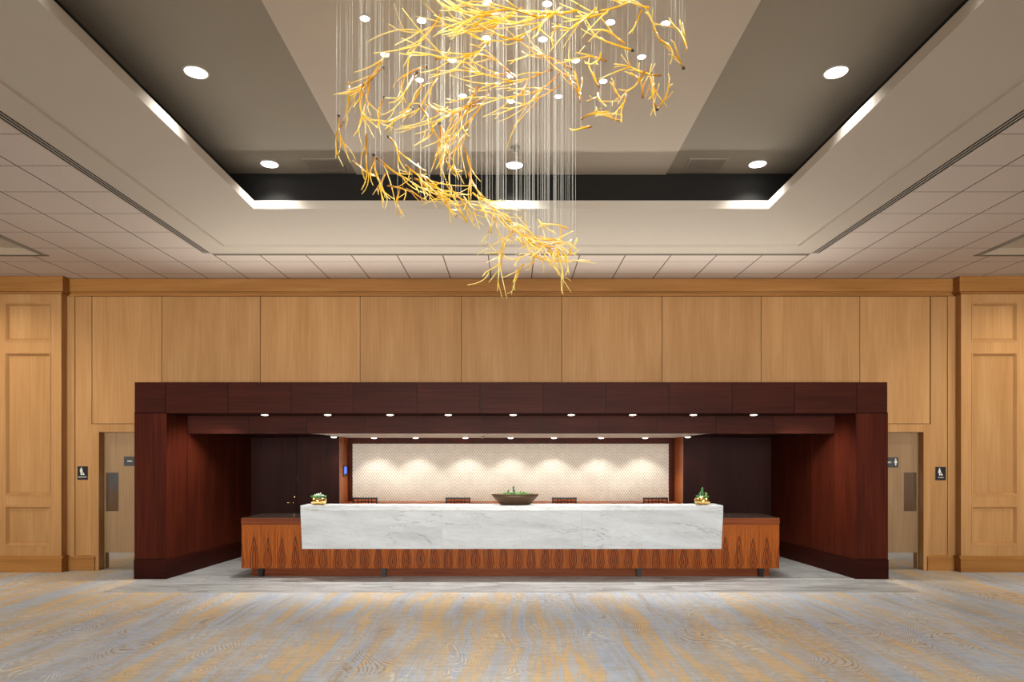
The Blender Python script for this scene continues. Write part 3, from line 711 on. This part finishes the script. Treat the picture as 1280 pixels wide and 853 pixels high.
for i, px in enumerate((467.5, 519.5, 581.8, 638.2, 692.4, 751.4, 806.6)):
    Y = 11.79; o = downlight((X_(px, Y), Y, ZS2), .052, 'lamp_warm', 'wall_washer', '%s small downlight from the left lighting the feature panel' % ORD[i], 'downlights before the feature panel', .022)
    spot('washer_lamp', (0, 0, -.05), 36, 108, .6, (1, .965, .89), o, .02)
for px, s in ((417.3, 'left'), (859.7, 'right')):
    Y = 11.3; o = downlight((X_(px, Y), Y, ZS2-.0), .05, 'lamp_warm', 'soffit_downlight', 'small downlight before the %s dark column of the niche' % s, 'downlights before the niche columns', .022)
    spot('soffit_lamp', (0, 0, -.05), 14, 110, .6, WARM, o, .03)
ring = [(456,22.5),(527,25),(609,2),(684,4),(763,27),(832,28.5),(481,67.5),(608,47),(678.6,48.4),(565,74.6),(719.5,75),(802,70.5),(524.5,99.4),(639,94),(754,101),(578.5,119),(638.5,126),(698,120)]
where = ['outermost at upper left','second from left in top row','left of the two at the top edge','right of the two at the top edge','second from right in top row','outermost at upper right','lower left of the outermost left one','left of the inner pair','right of the inner pair','below left of the inner pair','below right of the inner pair','lower left of the outermost right one','left side, third row down','directly below the inner pair','right side, third row down','left of the lowest three','middle of the lowest three','right of the lowest three']
for (px, py), wr in zip(ring, where):
    Y = F*3.258/(VY-py); o = downlight((X_(px, Y), Y, ZU-.012), .034, 'lamp_spot', 'recessed_spotlight', 'bright tiny ceiling spotlight over the chandelier, '+wr, 'spotlights over the chandelier', trim='white_metal')
    tgt = Vector((0, 4.4, 3.4))-Vector((X_(px, Y), Y, ZU)); 
    l = spot('chandelier_spot', (0, 0, -.03), 26, 80, .6, (1, .93, .82), o, .03, tgt.to_track_quat('-Z', 'Y').to_euler())
for k in range(8):
    a = math.pi+math.pi*(k+.5)/8; p = Vector((1.5*math.cos(a), 4.55+1.5*math.sin(a), ZU-.05)); spot('chandelier_spot', p, 40, 80, .6, (1, .93, .82), None, .03, (Vector((0, 4.35, 3.4))-p).to_track_quat('-Z', 'Y').to_euler())

# ------------------------------------------------------------------ chandelier
ch = thing('chandelier', (0, 4.4, ZU), 'sculptural chandelier of golden amber glass branches hung on fine wires', 'chandelier')
CO = Vector((0, 4.4, ZU))
def glass_branch(base, tip, bend, nt, seed, thick=.0085, cap=False, spread=.55, tl=.55, mesh=None, bright=0.):
    rg = random.Random(seed); base, tip = Vector(base), Vector(tip); ax = tip-base; L = ax.length; d = ax.normalized()
    view = Vector((0, 1, 0)); side = d.cross(view)
    side = side.normalized() if side.length > .1 else Vector((1, 0, 0)); dep = d.cross(side)
    mb = mesh or MB(); n = 9; pts = []
    ph = rg.uniform(0, 6)
    for i in range(n):
        s = i/(n-1); w = math.sin(math.pi*s)*bend*L+.05*L*math.sin(6.5*s+ph)*s
        pts.append(base+ax*s+side*w+dep*(.06*L*math.sin(3*s+ph)))
    tipv = lambda s: min(1, bright+s*(1-bright*.5))
    mb.tube(pts, [thick*(1.15-.62*i/(n-1)) for i in range(n)], 6, [tipv(i/(n-1)*.85) for i in range(n)])
    for k in range(nt):
        s = .12+.75*(k+rg.random()*.8)/max(1, nt); i = min(n-2, int(s*(n-1))); o = pts[i].lerp(pts[i+1], s*(n-1)-i)
        tg = (pts[i+1]-pts[i]).normalized(); sg = 1 if (k % 2) else -1
        dr = (tg+side*sg*rg.uniform(.25, 1.)*spread*1.6+dep*rg.uniform(-.6, .6)).normalized(); l = L*tl*rg.uniform(.55, 1.05)*(1-.35*s)
        cv = side*(-sg*rg.uniform(-.25, .55)*l)+Vector((0, 0, rg.uniform(-.05, .12)*l)); q = []
        for j in range(6): t_ = j/5; q.append(o+dr*(l*t_)+cv*(t_*t_))
        mb.tube(q, [thick*(.66-.26*j/5) for j in range(6)], 5, [tipv(.25+s*.4+.5*j/5) for j in range(6)])
        if rg.random() < .25:
            o2 = q[3]; dr2 = (q[4]-q[3]).normalized()+side*rg.uniform(-.8, .8)+dep*rg.uniform(-.4, .4); dr2.normalize(); l2 = l*rg.uniform(.3, .5)
            mb.tube([o2+dr2*(l2*j/3)+cv*(.3*(j/3)**2) for j in range(4)], [thick*(.5-.2*j/3) for j in range(4)], 5, [tipv(.6+.4*j/3) for j in range(4)])
    return mb, pts
BR = []
# base x, base y, tip x, tip y, bend, twigs, depth, cap
L_ = [
 # upper left
 (552,19,501,80,.06,5,4.75,0),(613,60,493,46,-.14,7,4.7,0),(600,62,508,70,.10,5,4.7,0),(483,63,441,127,.05,5,4.85,0),(479,84,423,119,.04,4,4.85,1),
 (553,82,508,142,.08,4,4.9,0),(533,84,506,128,-.25,3,4.9,1),(521,91,486,128,.05,4,4.8,1),(436,102,434,150,.05,3,4.8,0),(480,122,470,160,-.05,2,4.75,1),
 (462,100,437,165,.08,4,4.8,0),(465,95,462,160,-.2,3,4.85,0),(455,108,468,158,-.15,2,4.8,0),(545,75,560,72,.1,4,4.7,0),(530,105,497,140,.1,3,4.85,0),
 # left side going down
 (423,144,441,203,-.12,3,4.75,1),(440,201,470,221,-.06,3,4.75,0),(458,167,452,238,.03,2,4.7,0),(486,172,506,214,.04,4,4.75,1),(467,194,481,247,-.05,5,4.7,1),(471,198,524,240,.03,6,4.7,1),
 (515,137,474,150,.08,4,4.8,1),(524,132,518,183,.35,4,4.8,0),(533,128,560,134,-.25,4,4.85,0),(550,155,547,220,.05,5,4.8,1),(556,200,578,214,-.2,4,4.8,1),(522,204,537,240,-.06,3,4.7,0),
 (518,218,566,248,.04,6,4.7,1),(430,152,420,198,-.15,2,4.75,0),(482,218,478,252,-.1,4,4.7,0),(484,232,506,250,.2,4,4.7,0),(500,238,503,270,-.1,2,4.65,0),(506,205,530,233,.05,4,4.7,0),
 # amber sweep from the middle band down the left
 (613,115,545,178,.12,6,5.0,1),(608,122,528,150,.06,5,5.0,0),(600,128,535,176,-.1,5,4.95,0),(598,108,560,140,.15,4,5.0,0),(575,140,540,190,.12,5,4.9,0),(590,135,585,170,-.15,3,4.9,0),
 (584,165,570,222,-.1,4,4.85,0),(580,185,588,245,.08,4,4.85,0),(548,150,555,205,.1,4,4.85,0),
 # middle band
 (648,98,563,103,-.38,5,5.0,0),(640,90,560,92,.05,5,5.0,0),(690,88,590,112,.06,7,5.0,0),(700,92,600,130,.12,7,5.0,0),(660,96,645,125,.05,4,5.0,0),(725,125,705,85,-.1,5,5.0,0),(715,90,640,70,-.1,5,5.0,0),
 (700,108,625,130,.1,5,5.0,0),(722,100,668,62,.05,3,5.0,0),
 # upper band
 (699,10,590,22,.08,8,4.3,0),(653,6,562,44,.06,7,4.3,0),(654,52,600,28,.12,6,4.3,0),(672,22,560,10,-.05,8,4.25,0),(640,18,558,26,.05,7,4.3,0),(625,20,560,33,-.06,6,4.25,0),(692,20,612,44,.15,6,4.3,0),(635,8,556,5,.06,6,4.3,0),
 (700,12,665,44,-.05,4,4.3,0),(760,14,690,20,.05,7,4.3,0),(785,5,720,14,.08,6,4.3,0),(700,30,690,55,-.15,2,4.3,0),(745,12,700,35,.1,6,4.3,0),(622,34,560,38,.06,6,4.3,0),(610,12,565,50,.06,6,4.3,0),(720,16,640,4,.1,6,4.3,0),
 # right side
 (811,10,776,0,.05,3,4.4,0),(802,12,787,42,.03,2,4.4,0),(791,62,730,28,.06,6,4.5,1),(780,55,735,35,-.15,5,4.5,0),(758,77,705,74,-.12,5,4.6,0),(750,68,735,80,.2,3,4.6,0),
 (825,50,808,15,.06,3,4.5,0),(825,50,838,80,.3,4,4.5,0),(855,85,838,50,.05,4,4.5,1),(858,62,838,20,-.05,3,4.55,0),(858,64,848,25,-.1,2,4.55,0),
 (825,95,768,78,.08,6,4.7,0),(806,88,773,112,.22,6,4.7,0),(815,90,812,125,.08,5,4.7,0),(821,137,815,95,.1,5,4.7,1),(822,138,839,98,-.05,4,4.7,0),(803,124,790,88,-.1,5,4.7,0),
 (783,118,776,152,-.04,2,4.8,1),(776,152,745,135,.06,6,4.8,0),(728,150,760,140,.1,4,4.8,1),(740,158,712,160,.05,3,4.8,0),(748,112,760,135,-.1,4,4.8,0),(749,110,738,82,.08,3,4.8,0),(778,125,764,104,.04,4,4.75,0),(727,124,708,92,-.05,4,4.9,0),
]
rg = random.Random(11)
# lower band sweeping to the right, and the bright bottom cluster
def pathpt(s):
    K = [(500,228),(530,238),(560,246),(590,262),(620,278),(650,292),(680,305),(700,316)]
    f = s*(len(K)-1); i = min(len(K)-2, int(f)); w = f-i; return (K[i][0]*(1-w)+K[i+1][0]*w, K[i][1]*(1-w)+K[i+1][1]*w)
for k in range(24):
    s = (k+.5)/24*.93; p = pathpt(s); q = pathpt(min(1, s+rg.uniform(.12, .22)))
    j = lambda a: rg.uniform(-a, a)
    b, t_ = (p[0]+j(8), p[1]+j(10)), (q[0]+j(14), q[1]+j(14)+5)
    if rg.random() < .35: b, t_ = t_, b
    L_.append((*b, *t_, rg.uniform(-.15, .15), 8, 4.6+rg.uniform(-.08, .08), 0))
L_ += [(627,314,604,350,.06,5,4.55,0),(628,314,619,364,.04,5,4.55,0),(648,283,620,350,-.12,5,4.55,0),(650,335,638,364,.05,4,4.55,0),(655,330,640,356,-.1,3,4.55,0),(632,300,607,322,.12,3,4.55,0),
 (702,304,664,320,-.1,7,4.55,0),(700,302,704,348,-.06,6,4.55,0),(665,318,738,327,-.04,6,4.55,0),(664,318,700,340,.06,6,4.55,0),(665,316,634,324,.05,6,4.55,0),(668,318,660,338,.1,5,4.55,0),(672,275,692,290,-.05,3,4.6,0),(710,286,676,282,-.12,5,4.55,0),
 (695,300,660,290,.1,7,4.55,0),(690,312,650,300,-.1,7,4.55,0),(698,310,712,344,.1,5,4.55,0),(660,300,682,322,.1,7,4.55,0),(645,295,672,312,-.1,7,4.55,0),(700,285,690,325,.1,6,4.55,0),(712,320,722,300,.1,2,4.55,0),(608,254,632,274,.05,5,4.6,0),(585,215,622,262,-.12,4,4.75,0),(590,240,628,250,-.15,5,4.7,0)]
order = sorted(range(len(L_)), key=lambda i: -math.hypot(L_[i][0]-L_[i][2], L_[i][1]-L_[i][3]))
single = set(order[:100]); rest = MB(); wires = MB(); sh = random.Random(3)
capm = MB().ball((0, 0, 0), .011, 10, 6).mesh('end_cap'); capm.materials.append(M['cap_dark'])
for i, (bx, by, tx, ty, bend, nt, Y, cap) in enumerate(L_):
    Y *= .935
    b = at(bx, by, Y+sh.uniform(-.12, .12))-CO; t_ = at(tx, ty, Y+sh.uniform(-.16, .16))-CO
    low = by > 225; nt = max(2, round(nt*(.48 if Y < 4.35 else .75)))
    args = dict(seed=i*7+1, thick=.0066 if not low else .0054, bright=.35 if (low and bx > 560) else (.25 if by < 70 else 0.), tl=.85, spread=.36)
    if i in single:
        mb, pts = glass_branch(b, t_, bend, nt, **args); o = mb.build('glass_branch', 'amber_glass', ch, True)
        if cap:
            c = bpy.data.objects.new('end_cap', capm); C.objects.link(c); c.parent = o; c.location = pts[0]
        p = pts[3]; wm = MB().tube([p, (p.x+.004, p.y, -.001)], .0007, 4); wm.build('suspension_wire', 'wire', o)
        p = pts[6]
    else:
        mb, pts = glass_branch(b, t_, bend, nt, mesh=rest, **args); p = pts[4]
    wires.tube([p, (p.x+.003, p.y, -.001)], .0007, 4)
for k in range(22):                           # further strands of the curtain of wires
    s = sh.random(); e = at(sh.uniform(430, 722), sh.uniform(90, 225), 4.42+sh.uniform(-.2, .25)) if k < 6 else at(sh.uniform(600, 722), sh.uniform(250, 300), 4.28+sh.uniform(-.1, .1))
    p = e-CO; wires.tube([p, (p.x+sh.uniform(-.004, .004), p.y, -.001)], .0007, 4)
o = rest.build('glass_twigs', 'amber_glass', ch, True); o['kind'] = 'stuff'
o = wires.build('wire_strands', 'wire', ch); o['kind'] = 'stuff'

# ------------------------------------------------------------------ world: soft light of the open lobby, plus added fill lights
al = bpy.data.lights.new('back_ceiling_fill', 'AREA'); al.shape = 'RECTANGLE'; al.size = 8.6; al.size_y = .22; al.energy = 56; al.color = (1, .94, .86); al.spread = R(110)  # hidden fill added on the portal top to brighten the back ceiling
ao = bpy.data.objects.new('back_ceiling_fill', al); C.objects.link(ao); ao.location = (0, 9.62, ZTOP+.03); ao.rotation_euler = Vector((0, -.75, 1)).to_track_quat('-Z', 'Y').to_euler()
WORLD, SUN = .13, 3.05
sl = bpy.data.lights.new('frontal_fill_sun', 'SUN'); sl.energy = SUN; sl.angle = R(24); sl.color = (1, .96, .91)  # near-horizontal fill sun added to light the back wall from the front
so = bpy.data.objects.new('frontal_fill_sun', sl); C.objects.link(so); so.rotation_euler = Vector((0, 1, .025)).to_track_quat('-Z', 'Y').to_euler()
w = bpy.data.worlds.new('lobby_daylight'); bpy.context.scene.world = w; w.use_nodes = True
bg = w.node_tree.nodes['Background']; bg.inputs[0].default_value = (1, .96, .92, 1); bg.inputs[1].default_value = WORLD
bpy.context.scene.cycles.use_denoising = True
bpy.context.scene.cycles.max_bounces = 8
